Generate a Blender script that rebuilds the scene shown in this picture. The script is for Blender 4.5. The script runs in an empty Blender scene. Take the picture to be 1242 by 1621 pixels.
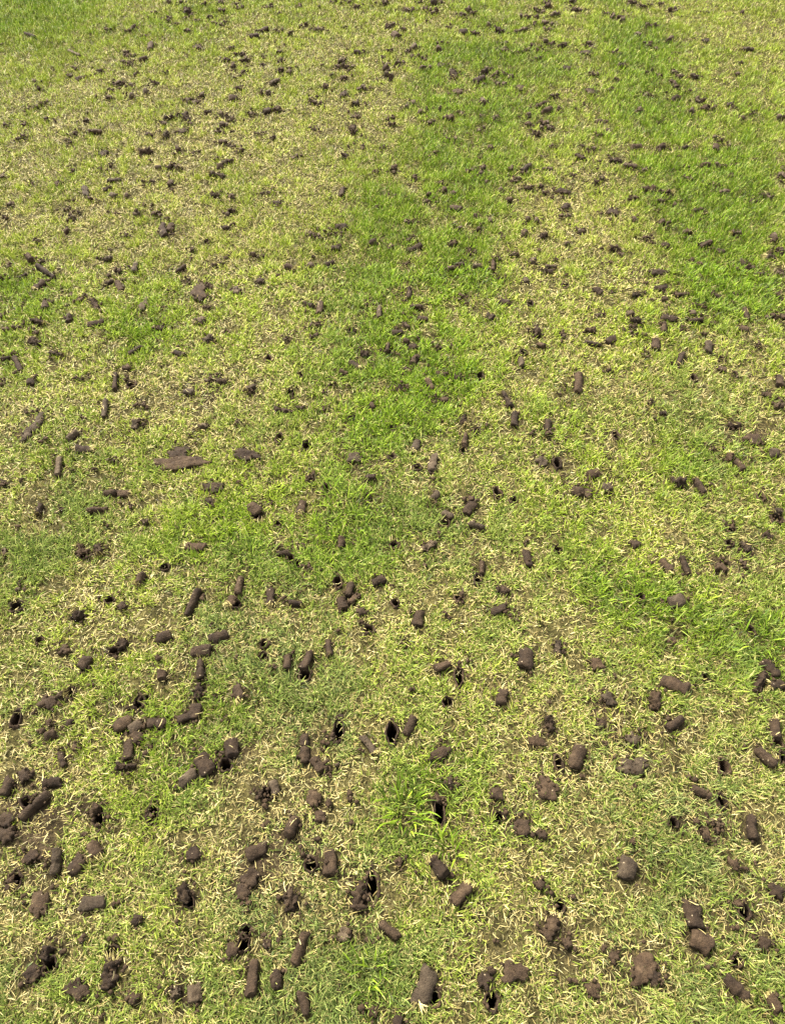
import bpy, math, random
import numpy as np
from mathutils import Vector, Matrix, noise
from mathutils.geometry import delaunay_2d_cdt

random.seed(7); rng = np.random.default_rng(7)
scene = bpy.context.scene
R = math.radians

# ------------------------------------------------------------------ camera
CAM_H, PITCH = 1.2, R(50.0)              # metres above the turf, angle below the horizon
FPX, PW, PH = 1218.0, 1242.0, 1621.0     # focal length and size of the photograph in pixels
cam_d = bpy.data.cameras.new('camera'); cam = bpy.data.objects.new('camera', cam_d)
scene.collection.objects.link(cam)
cam.location = (0, 0, CAM_H); cam.rotation_euler = (R(90) - PITCH, 0, 0)
cam_d.sensor_fit = 'VERTICAL'; cam_d.sensor_height = 24.0; cam_d.lens = 24.0 * FPX / PH
cam_d.clip_start = 0.02; cam_d.clip_end = 500
scene.camera = cam

# ------------------------------------------------------------------ sky, sun, exposure
SUN_AZ, SUN_EL = R(-40), R(52)           # from the far left, fairly high
world = bpy.data.worlds.new('World'); scene.world = world; world.use_nodes = True
wn = world.node_tree.nodes; wl = world.node_tree.links
sky = wn.new('ShaderNodeTexSky'); sky.sky_type = 'NISHITA'; sky.sun_disc = False
sky.sun_elevation = SUN_EL; sky.sun_rotation = SUN_AZ; sky.air_density = 1.0; sky.dust_density = 2.5
wn['Background'].inputs['Strength'].default_value = 0.115
hs = wn.new('ShaderNodeHueSaturation'); hs.inputs['Saturation'].default_value = 0.15    # thin white cloud
wl.new(sky.outputs[0], hs.inputs['Color']); wl.new(hs.outputs[0], wn['Background'].inputs['Color'])
sun_d = bpy.data.lights.new('sun', 'SUN'); sun_d.energy = 3.2; sun_d.angle = R(10.0); sun_d.color = (1.0, 0.94, 0.82)
sun = bpy.data.objects.new('sun', sun_d); scene.collection.objects.link(sun)
sdir = Vector((math.sin(SUN_AZ) * math.cos(SUN_EL), math.cos(SUN_AZ) * math.cos(SUN_EL), math.sin(SUN_EL)))
sun.rotation_euler = (-sdir).to_track_quat('-Z', 'Y').to_euler(); sun.location = sdir * 20
vs = scene.view_settings
vs.view_transform = 'Standard'; vs.look = 'None'; vs.gamma = 1.0; vs.exposure = 1.87; vs.use_curve_mapping = False
scene.cycles.max_bounces = 4; scene.cycles.diffuse_bounces = 2; scene.cycles.transparent_max_bounces = 4

# ------------------------------------------------------------------ helpers
CF = Vector((0, math.cos(PITCH), -math.sin(PITCH))); CU = Vector((0, math.sin(PITCH), math.cos(PITCH)))
def at(px, py, z=0.0):
    """the point of the lawn that a spot of the photograph shows"""
    u = (px - PW / 2) / FPX; v = (PH / 2 - py) / FPX
    d = CF + CU * v + Vector((1, 0, 0)) * u
    k = (z - CAM_H) / d.z
    return Vector((d.x * k, d.y * k, z))
def depth(px, py):
    v = (PH / 2 - py) / FPX
    return CAM_H / (math.sin(PITCH) - math.cos(PITCH) * v)

def ground_z(x, y):
    return (0.010 * noise.noise((x * 1.3, y * 1.3, 3.1)) + 0.004 * noise.noise((x * 7, y * 7, 9.7)))

def mesh_obj(name, verts, faces, mats, parent=None, smooth=True, link=True):
    me = bpy.data.meshes.new(name); me.from_pydata([tuple(v) for v in verts], [], faces)
    for m in (mats if isinstance(mats, list) else [mats]): me.materials.append(m)
    if smooth: me.polygons.foreach_set('use_smooth', [True] * len(me.polygons))
    me.update()
    o = bpy.data.objects.new(name, me)
    if link: scene.collection.objects.link(o)
    if parent is not None: o.parent = parent
    return o
def tag(o, label=None, cat=None, group=None, kind=None):
    for k, v in (('label', label), ('category', cat), ('group', group), ('kind', kind)):
        if v: o[k] = v
    return o

def mat(name):
    m = bpy.data.materials.new(name); m.use_nodes = True
    nt = m.node_tree; return m, nt, nt.nodes, nt.links, nt.nodes['Principled BSDF']
def noise_tex(nt, scale, detail=4.0, rough=0.55, vec=None):
    n = nt.nodes.new('ShaderNodeTexNoise'); n.inputs['Scale'].default_value = scale
    n.inputs['Detail'].default_value = detail; n.inputs['Roughness'].default_value = rough
    if vec is not None: nt.links.new(vec, n.inputs['Vector'])
    return n
def ramp(nt, fac, stops):
    r = nt.nodes.new('ShaderNodeValToRGB'); el = r.color_ramp.elements
    while len(el) < len(stops): el.new(0.5)
    for e, (p, c) in zip(el, stops): e.position = p; e.color = (*c, 1)
    nt.links.new(fac, r.inputs[0]); return r
def mix(nt, fac, a, b, blend='MIX'):
    n = nt.nodes.new('ShaderNodeMix'); n.data_type = 'RGBA'; n.blend_type = blend
    for sock, v in ((n.inputs[0], fac), (n.inputs[6], a), (n.inputs[7], b)):
        if hasattr(v, 'is_output'): nt.links.new(v, sock)
        elif isinstance(v, tuple): sock.default_value = (*v, 1)
        else: sock.default_value = v
    return n.outputs[2]
def math_node(nt, op, a, b=None, clamp=False):
    n = nt.nodes.new('ShaderNodeMath'); n.operation = op; n.use_clamp = clamp
    for sock, v in ((n.inputs[0], a), (n.inputs[1], b)):
        if v is None: continue
        if hasattr(v, 'is_output'): nt.links.new(v, sock)
        else: sock.default_value = v
    return n.outputs[0]

# ------------------------------------------------------------------ materials
def soil_material(name, dark, mid, pale, fleck=True):
    m, nt, N, L, P = mat(name)
    pos = N.new('ShaderNodeNewGeometry').outputs['Position']
    n1 = noise_tex(nt, 70, 5, 0.6, pos); n2 = noise_tex(nt, 420, 3, 0.6, pos)
    c = ramp(nt, n1.outputs['Fac'], [(0.30, dark), (0.52, mid), (0.75, pale)]).outputs[0]
    c = mix(nt, 0.55, c, ramp(nt, n2.outputs['Fac'], [(0.25, (0.35, 0.35, 0.35)), (0.8, (1.5, 1.45, 1.4))]).outputs[0], 'MULTIPLY')
    oi = N.new('ShaderNodeObjectInfo')
    c = mix(nt, 1.0, c, ramp(nt, oi.outputs['Random'], [(0.0, (0.72, 0.70, 0.68)), (0.6, (1.05, 1.05, 1.05)), (1.0, (1.45, 1.45, 1.42))]).outputs[0], 'MULTIPLY')
    if fleck:
        v = N.new('ShaderNodeTexVoronoi'); v.inputs['Scale'].default_value = 170; L.new(pos, v.inputs['Vector'])
        sp = N.new('ShaderNodeSeparateColor'); L.new(v.outputs['Color'], sp.inputs[0])
        near = math_node(nt, 'LESS_THAN', v.outputs['Distance'], 0.20)
        few = math_node(nt, 'GREATER_THAN', sp.outputs[0], 0.94)
        c = mix(nt, math_node(nt, 'MULTIPLY', near, few), c, (0.27, 0.21, 0.13))
    L.new(c, P.inputs['Base Color']); P.inputs['Roughness'].default_value = 0.82
    P.inputs['Specular IOR Level'].default_value = 0.25
    b = N.new('ShaderNodeBump'); b.inputs['Strength'].default_value = 0.9; b.inputs['Distance'].default_value = 0.004
    nb = noise_tex(nt, 330, 6, 0.65, pos)
    L.new(nb.outputs['Fac'], b.inputs['Height']); L.new(b.outputs[0], P.inputs['Normal'])
    return m
M_PLUG = soil_material('plug_soil', (0.021, 0.0120, 0.0058), (0.041, 0.0250, 0.0128), (0.076, 0.0500, 0.0275))
M_PALE = soil_material('dry_soil', (0.032, 0.0212, 0.0118), (0.060, 0.0425, 0.0250), (0.110, 0.082, 0.051))
M_GREY = soil_material('grey_stone', (0.12, 0.105, 0.075), (0.19, 0.17, 0.125), (0.27, 0.25, 0.19), False)
M_HOLE = soil_material('moist_soil', (0.022, 0.013, 0.007), (0.046, 0.028, 0.015), (0.080, 0.052, 0.029), False)

def ground_material():
    m, nt, N, L, P = mat('thatch_ground')
    pos = N.new('ShaderNodeNewGeometry').outputs['Position']
    n1 = noise_tex(nt, 45, 6, 0.65, pos); n2 = noise_tex(nt, 260, 4, 0.6, pos); n3 = noise_tex(nt, 3.0, 3, 0.5, pos)
    soil = ramp(nt, n1.outputs['Fac'], [(0.32, (0.014, 0.009, 0.005)), (0.5, (0.036, 0.025, 0.014)), (0.70, (0.085, 0.061, 0.035))]).outputs[0]
    c = ramp(nt, n1.outputs['Fac'], [(0.32, (0.020, 0.016, 0.006)), (0.5, (0.062, 0.052, 0.018)), (0.72, (0.155, 0.130, 0.046))]).outputs[0]
    c = mix(nt, math_node(nt, 'MULTIPLY', n3.outputs['Fac'], 0.30), c, (0.028, 0.032, 0.009))
    ba = N.new('ShaderNodeAttribute'); ba.attribute_name = 'bare'
    c = mix(nt, ba.outputs['Fac'], c, soil)
    c = mix(nt, 0.85, c, ramp(nt, n2.outputs['Fac'], [(0.30, (0.25, 0.25, 0.25)), (0.72, (1.7, 1.7, 1.6))]).outputs[0], 'MULTIPLY')
    L.new(c, P.inputs['Base Color']); P.inputs['Roughness'].default_value = 0.95; P.inputs['Specular IOR Level'].default_value = 0.1
    b = N.new('ShaderNodeBump'); b.inputs['Strength'].default_value = 0.8; b.inputs['Distance'].default_value = 0.006
    L.new(n2.outputs['Fac'], b.inputs['Height']); L.new(b.outputs[0], P.inputs['Normal'])
    return m
M_GROUND = ground_material()

def blade_material(name):
    """grass and straw: every blade carries how lush it is and whether it is dead"""
    m, nt, N, L, P = mat(name)
    def attr(n):
        a = N.new('ShaderNodeAttribute'); a.attribute_name = n; return a.outputs['Fac']
    r2, t, dead, lush = attr('rnd2'), attr('along'), attr('dead'), attr('lush')
    straw = ramp(nt, r2, [(0.0, (0.21, 0.155, 0.057)), (0.3, (0.345, 0.278, 0.105)), (0.7, (0.50, 0.420, 0.175)), (1.0, (0.64, 0.560, 0.285))]).outputs[0]
    dry = ramp(nt, r2, [(0.0, (0.125, 0.170, 0.009)), (0.5, (0.240, 0.300, 0.020)), (1.0, (0.380, 0.430, 0.060))]).outputs[0]
    wet = ramp(nt, r2, [(0.0, (0.068, 0.125, 0.003)), (0.5, (0.138, 0.235, 0.006)), (1.0, (0.245, 0.345, 0.018))]).outputs[0]
    green = mix(nt, attr('cool'), mix(nt, lush, dry, wet), ramp(nt, r2, [(0.0, (0.058, 0.086, 0.019)), (0.5, (0.118, 0.155, 0.038)), (1.0, (0.215, 0.245, 0.076))]).outputs[0])
    base = math_node(nt, 'SUBTRACT', 1.0, math_node(nt, 'MULTIPLY', t, 3.0), True)
    green = mix(nt, math_node(nt, 'MULTIPLY', base, 0.6), green, (0.36, 0.33, 0.10))
    tip = math_node(nt, 'MULTIPLY', math_node(nt, 'GREATER_THAN', t, 0.80), math_node(nt, 'GREATER_THAN', r2, 0.6))
    green = mix(nt, math_node(nt, 'MULTIPLY', tip, 0.6), green, (0.45, 0.38, 0.15))
    col = mix(nt, dead, green, straw)
    col = mix(nt, 1.0, col, ramp(nt, attr('rnd3'), [(0.0, (0.30, 0.31, 0.27)), (0.5, (0.90, 0.90, 0.85)), (1.0, (1.34, 1.32, 1.22))]).outputs[0], 'MULTIPLY')  # tone per blade; its dark end paints the shade of gaps in the turf
    L.new(col, P.inputs['Base Color']); P.inputs['Roughness'].default_value = 0.5; P.inputs['Specular IOR Level'].default_value = 0.20
    tr = N.new('ShaderNodeBsdfTranslucent'); L.new(col, tr.inputs['Color'])
    ms = N.new('ShaderNodeMixShader'); ms.inputs[0].default_value = 0.16
    L.new(P.outputs[0], ms.inputs[1]); L.new(tr.outputs[0], ms.inputs[2]); L.new(ms.outputs[0], N['Material Output'].inputs['Surface'])
    return m
M_BLADE = blade_material('grass_blades')

NEAR_D, FAR_D, BESIDE_D = 235000, 62000, 6000     # blades per square metre
LUSH0, DEAD0 = 0.27, 0.58                        # how green and how much straw on the whole

# ------------------------------------------------------------------ what the lawn carries, read from the photograph
# > tile corner and zoom; P a plug by its two ends and width; S a lump by its middle and width; H a hole by its middle, width and height, a few small ones being plug shadow drawn as a hole
# flags: t/T turf on the far/near end, c crumbly, m pressed flat, p pale and dry, g grey
DATA = """
>0 1300 3.88;P 345 160 330 310 75 p;P 500 210 420 310 85;P 555 120 590 210 90 t;P 490 505 640 480 90;P 1180 160 1185 235 90 s;
P 1110 400 1140 500 110 c;H 1165 500 45 60;H 90 370 85 100;S 50 380 75 c;H 310 890 75 85;P 290 760 270 850 115 c;S 190 930 90 m;
P 690 840 650 1040 105 c;H 695 810 70 60;P 440 1000 500 1050 80 m;P 1080 1010 1075 1080 85 c;P 1190 1000 1200 1110 95;P 240 460 230 560 90 m;
S 30 80 95 m;S 180 210 80 m;S 820 1080 60 m;S 840 600 60 m;>300 1300 3.88;P 650 -30 600 90 100;P 350 210 470 150 80;H 745 270 60 65;S 735 225 50 c;
P 860 170 860 330 90;S 370 340 100 m;S 330 420 85 m;P 590 440 650 530 105 c;H 1120 400 52 190;P 1060 390 1030 550 105 c;H 335 760 65 95;S 260 790 75 m;
H 345 680 35 30;P 715 680 640 880 90;P 395 850 370 1080 92;P 545 900 540 1030 75 T;P 690 1050 720 1180 85;S 950 700 80 mp;P 1170 620 1290 720 85;
S 470 750 50 m;S 1130 1165 60 m;>600 1300 3.88;P 320 230 400 350 100 T;P 550 390 450 510 95 T;P 1090 580 1020 710 90 c;H 1100 520 40 55;
P 320 910 240 1130 118 t;H 335 1085 60 95;H 690 1105 65 100;S 645 980 80 m;S 980 390 60 m;P 790 930 890 930 80 m;S 1150 740 60 m;P 90 1230 140 1240 80;
P 140 220 110 285 45 c;S 880 40 85 m;S 990 80 60 m;>922 1300 3.88;P 285 230 255 360 108;P 660 490 700 660 118 T;P 670 700 790 780 118;H 985 560 48 78;
S 960 500 65 c;P 400 860 350 980 115 m;S 440 960 80 m;P 880 960 1010 1090 98 t;P 1140 1060 1210 1170 80 T;H 945 860 58 35;P 1040 -40 1050 110 90;
S 760 80 85 c;S 830 30 55 c;S 60 1040 80 m;S 1190 420 80 m;S 940 260 55 m;S 1120 740 70 m;S 190 830 55 m;>0 990 3.88;P 1040 30 950 70 70;
P 740 60 740 130 72 c;H 700 150 60 42;P 535 180 485 250 72;H 520 268 30 25;P 985 260 990 320 75;S 365 425 75 c;H 440 415 48 65;H 100 580 42 90;
P 270 680 340 650 75;S 440 725 50 c;P 360 770 390 850 52;P 60 930 10 1040 95;P 300 1020 120 1180 80;P 255 960 370 960 60;P 690 620 800 560 88;
P 860 580 790 640 78;P 900 580 1010 590 70;S 835 670 70 m;P 780 690 770 810 64 T;P 700 860 830 850 68 c;H 850 470 45 85;H 890 450 28 50;
P 1200 520 1080 570 64;P 1200 890 1100 970 78;H 605 1190 58 78;S 580 1130 100 c;H 940 1150 48 125;S 905 1150 50 c;H 165 1085 45 40;S 150 920 80 m;
S 30 1190 90 m;H 240 95 26 26;S 380 140 60 m;S 280 460 80 m;S 410 590 50 m;>300 990 3.88;P 230 30 120 70 68;P 0 150 125 130 75;H 450 190 50 48;
H 455 110 36 30;P 600 170 595 260 68;P 740 150 690 260 74 T;H 705 305 62 75;P 850 80 860 180 60 t;H 1100 30 58 42;P 280 360 310 440 75 t;
P 60 200 60 310 70 T;P 60 345 40 440 74 c;P 40 470 10 560 80;P 60 800 120 900 105;P 250 690 260 800 98 T;H 220 860 65 75;S 180 785 50 c;
P 700 660 705 735 60;P 705 740 710 840 68;P 760 810 820 890 68;S 860 870 60 c;H 915 660 52 140;S 860 680 55 c;P 1060 680 1140 780 54 t;
P 510 950 530 1040 70 t;S 430 1030 62 c;H 478 1040 38 75;S 760 1060 80 m;S 800 1170 65 m;>600 990 3.88;P 340 260 440 225 70 t;H 490 325 52 105;
H 420 475 58 48;P 905 140 895 260 90;P 1100 80 1095 180 48 c;P 770 390 740 480 80 T;H 75 665 58 130;P 220 560 160 670 64 T;P 1030 560 1060 650 84 c;
P 1240 740 1190 880 94;H 1100 860 38 85;P 1000 960 1060 1040 100 m;P 400 760 340 810 70 m;H 370 1155 62 160;S 370 1060 70 c;S 720 1040 80 m;
S 960 710 80 m;S 430 970 60 m;H 160 120 36 30;H 730 1190 34 30;>922 990 3.88;P 480 330 650 390 84;P 440 400 445 510 74 c;H 750 325 48 46;
P 520 630 610 570 80;P 1110 210 1210 300 78;P 1130 290 1070 380 74 c;P 1150 360 1250 360 68 T;H 1025 40 48 55;P 1180 570 1185 690 74 T;
H 1190 728 48 42;P 1070 750 1180 860 88;H 1225 820 48 72;H 865 870 54 85;P 670 990 800 1040 64;H 855 1075 48 72;H 550 1215 38 38;S 830 1220 48 c;
S 90 230 80 m;S 160 450 80 mp;S 110 600 60 m;S 310 690 70 mp;P 240 870 360 850 80 mp;S 550 80 50 m;>0 680 3.88;P 470 0 410 50 50;P 170 0 150 40 50 mp;
S 260 50 40 c;P 460 105 560 110 54 t;P 360 160 345 270 54;P 980 190 1210 180 92 m;S 1090 130 110 m;S 20 310 48 c;S 680 170 40 c;P 630 375 710 370 50;
P 715 375 790 375 50 t;P 530 480 655 470 60;P 245 445 225 510 58 t;S 360 480 30 c;S 890 545 42 c;P 480 690 500 750 62 c;H 510 770 44 38;
P 590 690 600 750 68 c;P 1130 690 1255 705 60 T;H 1010 840 48 34;P 875 865 840 930 64 t;P 1215 960 1140 1120 62 T;H 110 1085 80 55;H 670 1040 30 28;
P 430 1120 510 1120 82 c;S 30 740 45 c;S 120 970 40 c;S 800 455 30 c;S 740 1060 50 m;>300 680 3.88;P 290 130 420 150 80 m;H 550 60 34 55;
H 715 105 34 55;H 740 305 40 28;S 740 260 36 c;P 1080 290 1140 275 60;P 90 340 180 345 66 m;P 90 430 150 425 54 c;P 360 450 430 490 74;H 405 525 38 38;
P 695 420 675 490 54 t;H 845 360 42 48;H 540 570 34 30;H 1090 420 34 34;P 935 650 930 720 54;P 530 745 620 745 54;H 620 790 34 34;H 665 825 40 30;
S 730 825 44 c;P 310 890 290 990 64;P 270 1000 235 1050 54 t;H 290 1065 40 30;P 490 955 495 1055 58 t;P 610 1040 690 1060 54 t;H 910 935 44 65;
P 990 930 970 1010 60;P 930 1020 950 1090 60;P 1040 1000 975 1055 54;P 1120 935 1195 900 58;H 1240 170 28 26;S 1050 1110 50 m;S 680 700 50 m;
S 1010 160 80 mp;>600 680 3.88;P 535 20 520 100 50;H 515 135 40 38;H 600 20 30 38;P 235 65 210 125 54 pt;P 340 150 320 250 54;H 325 265 30 25;
H 80 180 24 22;H 235 245 24 22;P 365 385 320 430 54 pt;S 552 425 58 c;P 580 440 530 510 58;P 390 500 455 530 62;H 405 580 55 38;P 550 570 640 590 54 p;
H 725 400 44 62;H 825 445 24 24;P 1180 365 1260 380 64;H 1090 215 46 55;S 1000 190 70 mp;P 345 680 250 730 58 c;H 95 715 38 34;P 635 800 630 880 50 T;
H 605 920 46 46;P 900 730 925 830 54 T;H 1090 740 34 34;P 720 970 800 990 62 c;P 690 1120 775 1085 60;H 490 1045 34 42;S 500 1000 40 c;
P 250 1110 235 1200 64;S 1035 15 48 c;H 75 5 26 22;S 855 1160 40 c;H 100 1070 20 20;S 410 1140 26 c;>922 680 3.88;H 200 40 34 48;S 1050 40 90 m;
P 910 130 900 180 54 cT;P 945 180 990 240 54;P 1160 130 1210 130 64;S 800 110 34 c;H 765 195 28 28;P 30 280 100 255 64;H 530 255 38 36;
P 550 310 630 310 90 c;P 695 300 750 380 58 T;S 30 380 60 m;S 150 350 66 mp;H 1090 420 38 38;H 1190 555 58 44;S 1190 500 76 c;H 910 620 38 42;
S 905 585 48 c;H 895 705 42 32;P 980 680 1035 740 68 cp;P 1110 630 1170 645 54 c;P 490 790 540 870 58 t;P 610 770 655 880 58 t;S 850 835 60 m;
S 990 810 48 c;S 320 690 56 m;H 350 1040 46 46;P 530 1060 625 1035 82;S 150 150 26 c;>0 440 4.968;P 345 10 270 80 60 t;S 545 125 45 c;S 625 160 45 m;
P 355 160 350 230 55;P 720 160 770 240 55 ct;P 820 40 880 10 50 c;P 920 20 950 85 50;P 1150 160 1110 240 50 mp;P 550 280 530 340 60;
P 240 315 345 345 58 ct;P 20 390 75 395 45;P 100 370 165 370 48 c;P 680 365 820 340 54;P 230 470 310 510 68 c;S 270 420 40 c;P 390 575 490 590 54 ct;
P 1110 520 1005 585 50;P 0 630 80 610 44;P 105 610 160 710 50;P 240 780 240 825 68;P 620 800 710 750 34 c;P 905 735 895 860 54;S 990 690 60 m;
H 1030 840 55 45;P 830 960 810 1080 64;S 1110 970 48 c;P 1060 1100 1050 1170 64 c;S 1140 1130 34 c;P 310 1080 250 1170 62 mp;P 230 1190 190 1240 50 mp;
S 265 1025 30 c;S 1230 380 40 c;S 10 280 50 m;S 180 180 30 c;S 20 790 26 c;S 640 1080 30 c;>248 440 4.968;P 320 70 340 140 105 m;S 400 60 58 c;
S 225 22 50 c;S 810 15 60 m;P 290 340 380 310 74 c;P 365 480 440 455 78 c;S 380 215 26 c;H 555 435 22 22;P 1030 440 1030 500 48 ct;H 880 640 44 38;
P 130 570 215 600 45 T;P 1150 185 1230 215 50;S 430 785 60 c;P 470 805 550 800 64 c;P 700 870 770 830 74 c;P 210 880 290 890 68;H 1130 780 42 38;
H 1050 910 48 38;P 920 1015 1070 1035 62 c;P 1090 1000 1160 1015 58 c;P 320 1150 410 1140 78 c;S 640 1115 48 c;S 620 90 70 mp;S 30 380 50 m;
>496 440 4.968;P 55 180 40 270 54;S 30 350 55 c;S 15 440 58 c;S 435 190 54 c;P 515 215 515 295 52;P 755 70 750 145 58 T;P 760 205 860 215 58;
P 820 310 900 305 58;P 700 340 760 375 50 cp;P 620 420 700 410 55;P 710 490 755 500 55;P 750 530 810 540 58;P 590 500 575 580 50 T;
P 370 570 430 590 58 c;P 280 645 360 690 50 t;P 200 720 265 745 58;P 825 600 770 660 55;P 700 690 755 720 50 c;P 950 520 990 545 50 ct;
P 1060 545 1105 520 45 c;S 1170 150 54 c;P 960 745 1050 760 58 c;P 890 795 940 870 52 T;P 1110 780 1170 790 54 c;P 670 840 690 880 62 ct;
S 730 850 45 c;S 945 967 44 c;P 1000 960 1060 955 50;P 455 980 475 1020 50;P 1170 1070 1190 1150 62 c;S 100 1020 40 c;H 300 1120 36 34;S 400 1110 30 c;
H 620 1190 34 34;H 300 420 28 28;S 180 90 34 c;S 150 830 36 c;S 180 5 36 c;>744 440 4.968;P 430 10 445 40 45;H 745 75 28 44;P 970 80 1030 120 55;
P 230 175 310 190 55;H 470 220 42 42;P 120 290 185 310 62 cT;P 510 380 530 460 64 c;S 720 440 54 c;S 1000 300 45 c;P 900 405 980 420 58 c;
P 545 520 580 545 54;P 900 495 1030 525 48;P 1070 500 1140 475 58;H 415 605 34 32;P 395 630 405 690 45 t;H 75 790 50 46;P 855 750 850 890 80;
P 260 895 320 1005 62 T;P 355 1040 345 1160 58 T;P 610 1120 605 1220 74 t;S 700 900 34 c;S 1075 725 40 c;S 215 10 40 c;>992 440 4.968;
P 210 80 320 65 55 c;P 30 135 110 130 50 c;P 380 130 490 115 45;P 665 115 750 150 50 t;S 850 135 36 c;S 1200 135 50 c;S 300 155 45 m;S 600 215 50 c;
P 0 280 50 270 60;P 20 330 110 340 72 c;P 10 380 70 380 55 c;S 50 430 60 c;P 270 305 390 330 58;P 290 360 290 430 64 T;P 510 260 520 290 54 T;
P 485 330 600 325 62;S 690 345 44 c;P 930 230 955 310 58;P 890 370 960 395 45 g;S 1160 285 68 c;S 1230 290 50 c;S 1040 520 78 c;P 230 470 230 550 70 T;
P 645 490 650 580 66 T;P 440 580 400 670 58 T;H 740 640 38 36;P 720 690 785 700 54;S 840 740 48 c;H 520 790 44 44;S 155 590 45 c;
P 1210 750 1210 830 72;H 1185 955 50 48;S 1205 985 66 c;S 1110 890 60 m;S 190 975 40 c;P 250 1045 310 1050 54 c;P 800 1145 900 1145 58 c;
S 430 400 40 c;>0 220 4.968;P 220 910 250 960 64;S 330 950 54 c;P 290 990 430 1085 55;P 150 1090 210 1060 50;S 20 1085 45 c;S 60 1000 30 c;
S 810 105 70 m;P 1090 95 1190 90 54 c;S 580 245 35 c;P 10 290 70 290 40 c;S 455 345 45 m;P 660 380 680 430 45 mp;S 710 465 46;P 840 320 950 310 35;
S 830 385 40 m;P 870 435 910 450 50;S 1000 450 54;S 1085 575 64 ct;S 1170 325 45 c;S 1215 585 54;S 525 540 45 c;S 570 600 58 ct;S 525 720 50;
S 70 515 58 c;S 30 610 50 c;S 980 755 40 c;S 1020 755 26 c;S 305 790 45 c;P 820 950 880 920 54 c;P 1070 960 1050 1040 45;S 920 1030 50 c;
S 865 200 35 c;S 250 360 35 c;>248 220 4.968;S 190 75 58 c;P 490 10 550 15 40;S 600 50 45 ct;S 660 80 54 c;S 100 205 74 c;S 170 210 78 c;
S 465 135 35 c;S 575 160 58 c;P 475 215 520 200 54;P 410 265 540 280 54 c;S 125 350 54 ct;S 455 440 64 c;S 590 440 50 m;S 580 560 72 c;S 950 495 55 m;
S 20 585 50 c;P 40 670 60 760 60;P 120 660 85 710 50;S 540 690 50 m;S 270 870 58 c;H 395 820 34 34;S 755 905 64 c;P 150 1035 225 990 45;
P 1010 990 1080 1010 50 t;S 1210 985 55;S 1095 125 45 c;S 880 410 30 c;S 520 965 40 c;S 310 90 40 c;S 1220 740 40 c;>496 220 4.968;
P 225 115 275 135 58 ct;S 400 40 40 c;S 560 45 30 c;P 225 385 220 440 48;S 490 530 40 c;S 600 455 45 c;S 955 90 50 c;S 620 230 58 c;S 500 240 45 c;
S 810 290 58 c;S 1003 335 42 t;S 1030 400 62;S 1090 430 64;S 915 430 50;S 895 490 50 t;P 1070 525 1165 545 58;S 1220 240 58 c;S 1150 700 55;
P 1070 835 1125 800 54 c;P 170 690 265 690 52;S 120 695 30 c;S 200 735 46 c;S 130 750 36 c;S 30 770 58 c;P 140 850 205 850 54;P 440 815 490 800 54;
S 590 840 48 c;S 740 640 48 c;S 820 640 30 c;P 740 870 850 835 50;P 1050 1015 1110 1010 45;P 1120 990 1180 975 54;P 90 990 165 960 55;S 1220 880 50 c;
S 740 970 30 c;S 780 770 44 c;>744 220 4.968;S 165 60 54;S 75 215 54 ct;S 80 265 54;S 120 320 40 c;S 330 225 58 c;P 415 240 470 190 58;S 440 250 48 c;
S 340 305 64 c;S 245 395 54 t;S 305 465 70;H 310 512 28 28;S 455 370 78 c;S 565 360 45 c;S 590 400 50 c;P 690 395 760 395 60 m;S 575 120 40 c;
P 570 215 650 215 25 g;P 830 110 905 140 50;S 945 65 58 c;S 640 40 48 c;P 1100 155 1195 155 50 c;P 1205 195 1310 200 50;S 1030 295 54 c;S 985 330 44 c;
S 800 265 34 c;P 730 530 780 500 54;S 725 595 55 ct;S 460 625 60;S 525 635 50 t;S 425 735 68;P 550 755 610 745 66 c;S 50 600 40 ct;S 155 625 45;
S 65 710 54;S 265 770 45 c;S 1120 565 78 m;S 880 715 54 c;S 770 815 50 c;P 1080 865 1185 865 60 c;S 1175 905 48 c;S 20 890 40 c;S 200 930 48 c;
P 180 960 180 1035 42;P 20 1000 90 1000 54 t;S 350 910 44 ct;S 490 965 64 t;P 590 1000 680 1005 45;P 575 1040 650 1040 50;>992 220 4.968;
P 40 50 120 40 45;P 240 65 300 40 58 c;P 440 60 490 50 50 c;P 700 40 700 85 58;S 800 55 48 c;S 440 205 48 c;S 460 310 58 c;P 580 205 650 205 54;
S 720 220 62 c;H 830 230 32 32;S 815 295 40 c;S 980 165 48 c;S 1200 295 72 c;S 1220 235 48 c;P 120 410 220 390 58 c;P 250 420 350 420 64 c;
S 45 470 58 c;S 280 505 66 c;S 390 525 48 ct;S 690 375 48 c;S 755 440 68 c;S 1080 455 62 c;S 980 495 54 m;S 545 560 54 c;S 615 590 44 c;S 55 635 56 t;
S 285 670 70 c;P 435 735 510 735 66 c;P 810 750 890 750 62 c;S 1160 790 72 c;S 160 785 54 c;P 265 835 330 835 54 c;P 570 850 650 815 54;S 730 880 55 m;
S 550 970 62 ct;P 1080 930 1160 930 54 c;S 1210 885 54 c;P 200 1045 290 1045 60 m;S 560 1080 40 c;S 910 965 54 m;S 975 1015 62 c;
P 1020 1065 1075 1060 60 c;S 1200 1060 66 c;S 135 240 54 c;>0 0 4.968;P 190 255 280 290 35;S 10 340 30 c;P 540 390 630 430 25;S 410 520 26 c;
S 590 525 40 c;S 550 580 40 m;S 620 600 40 m;S 775 565 44 c;P 255 630 300 630 36 c;S 310 695 44 c;S 250 830 54 c;S 330 805 48 c;S 45 985 48;
S 360 935 40 c;S 190 970 40 m;S 150 1080 54 c;S 205 1070 40 c;P 640 940 700 940 44 c;P 540 1060 585 1030 40 c;P 695 1030 795 1025 54;S 525 1105 48 c;
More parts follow.
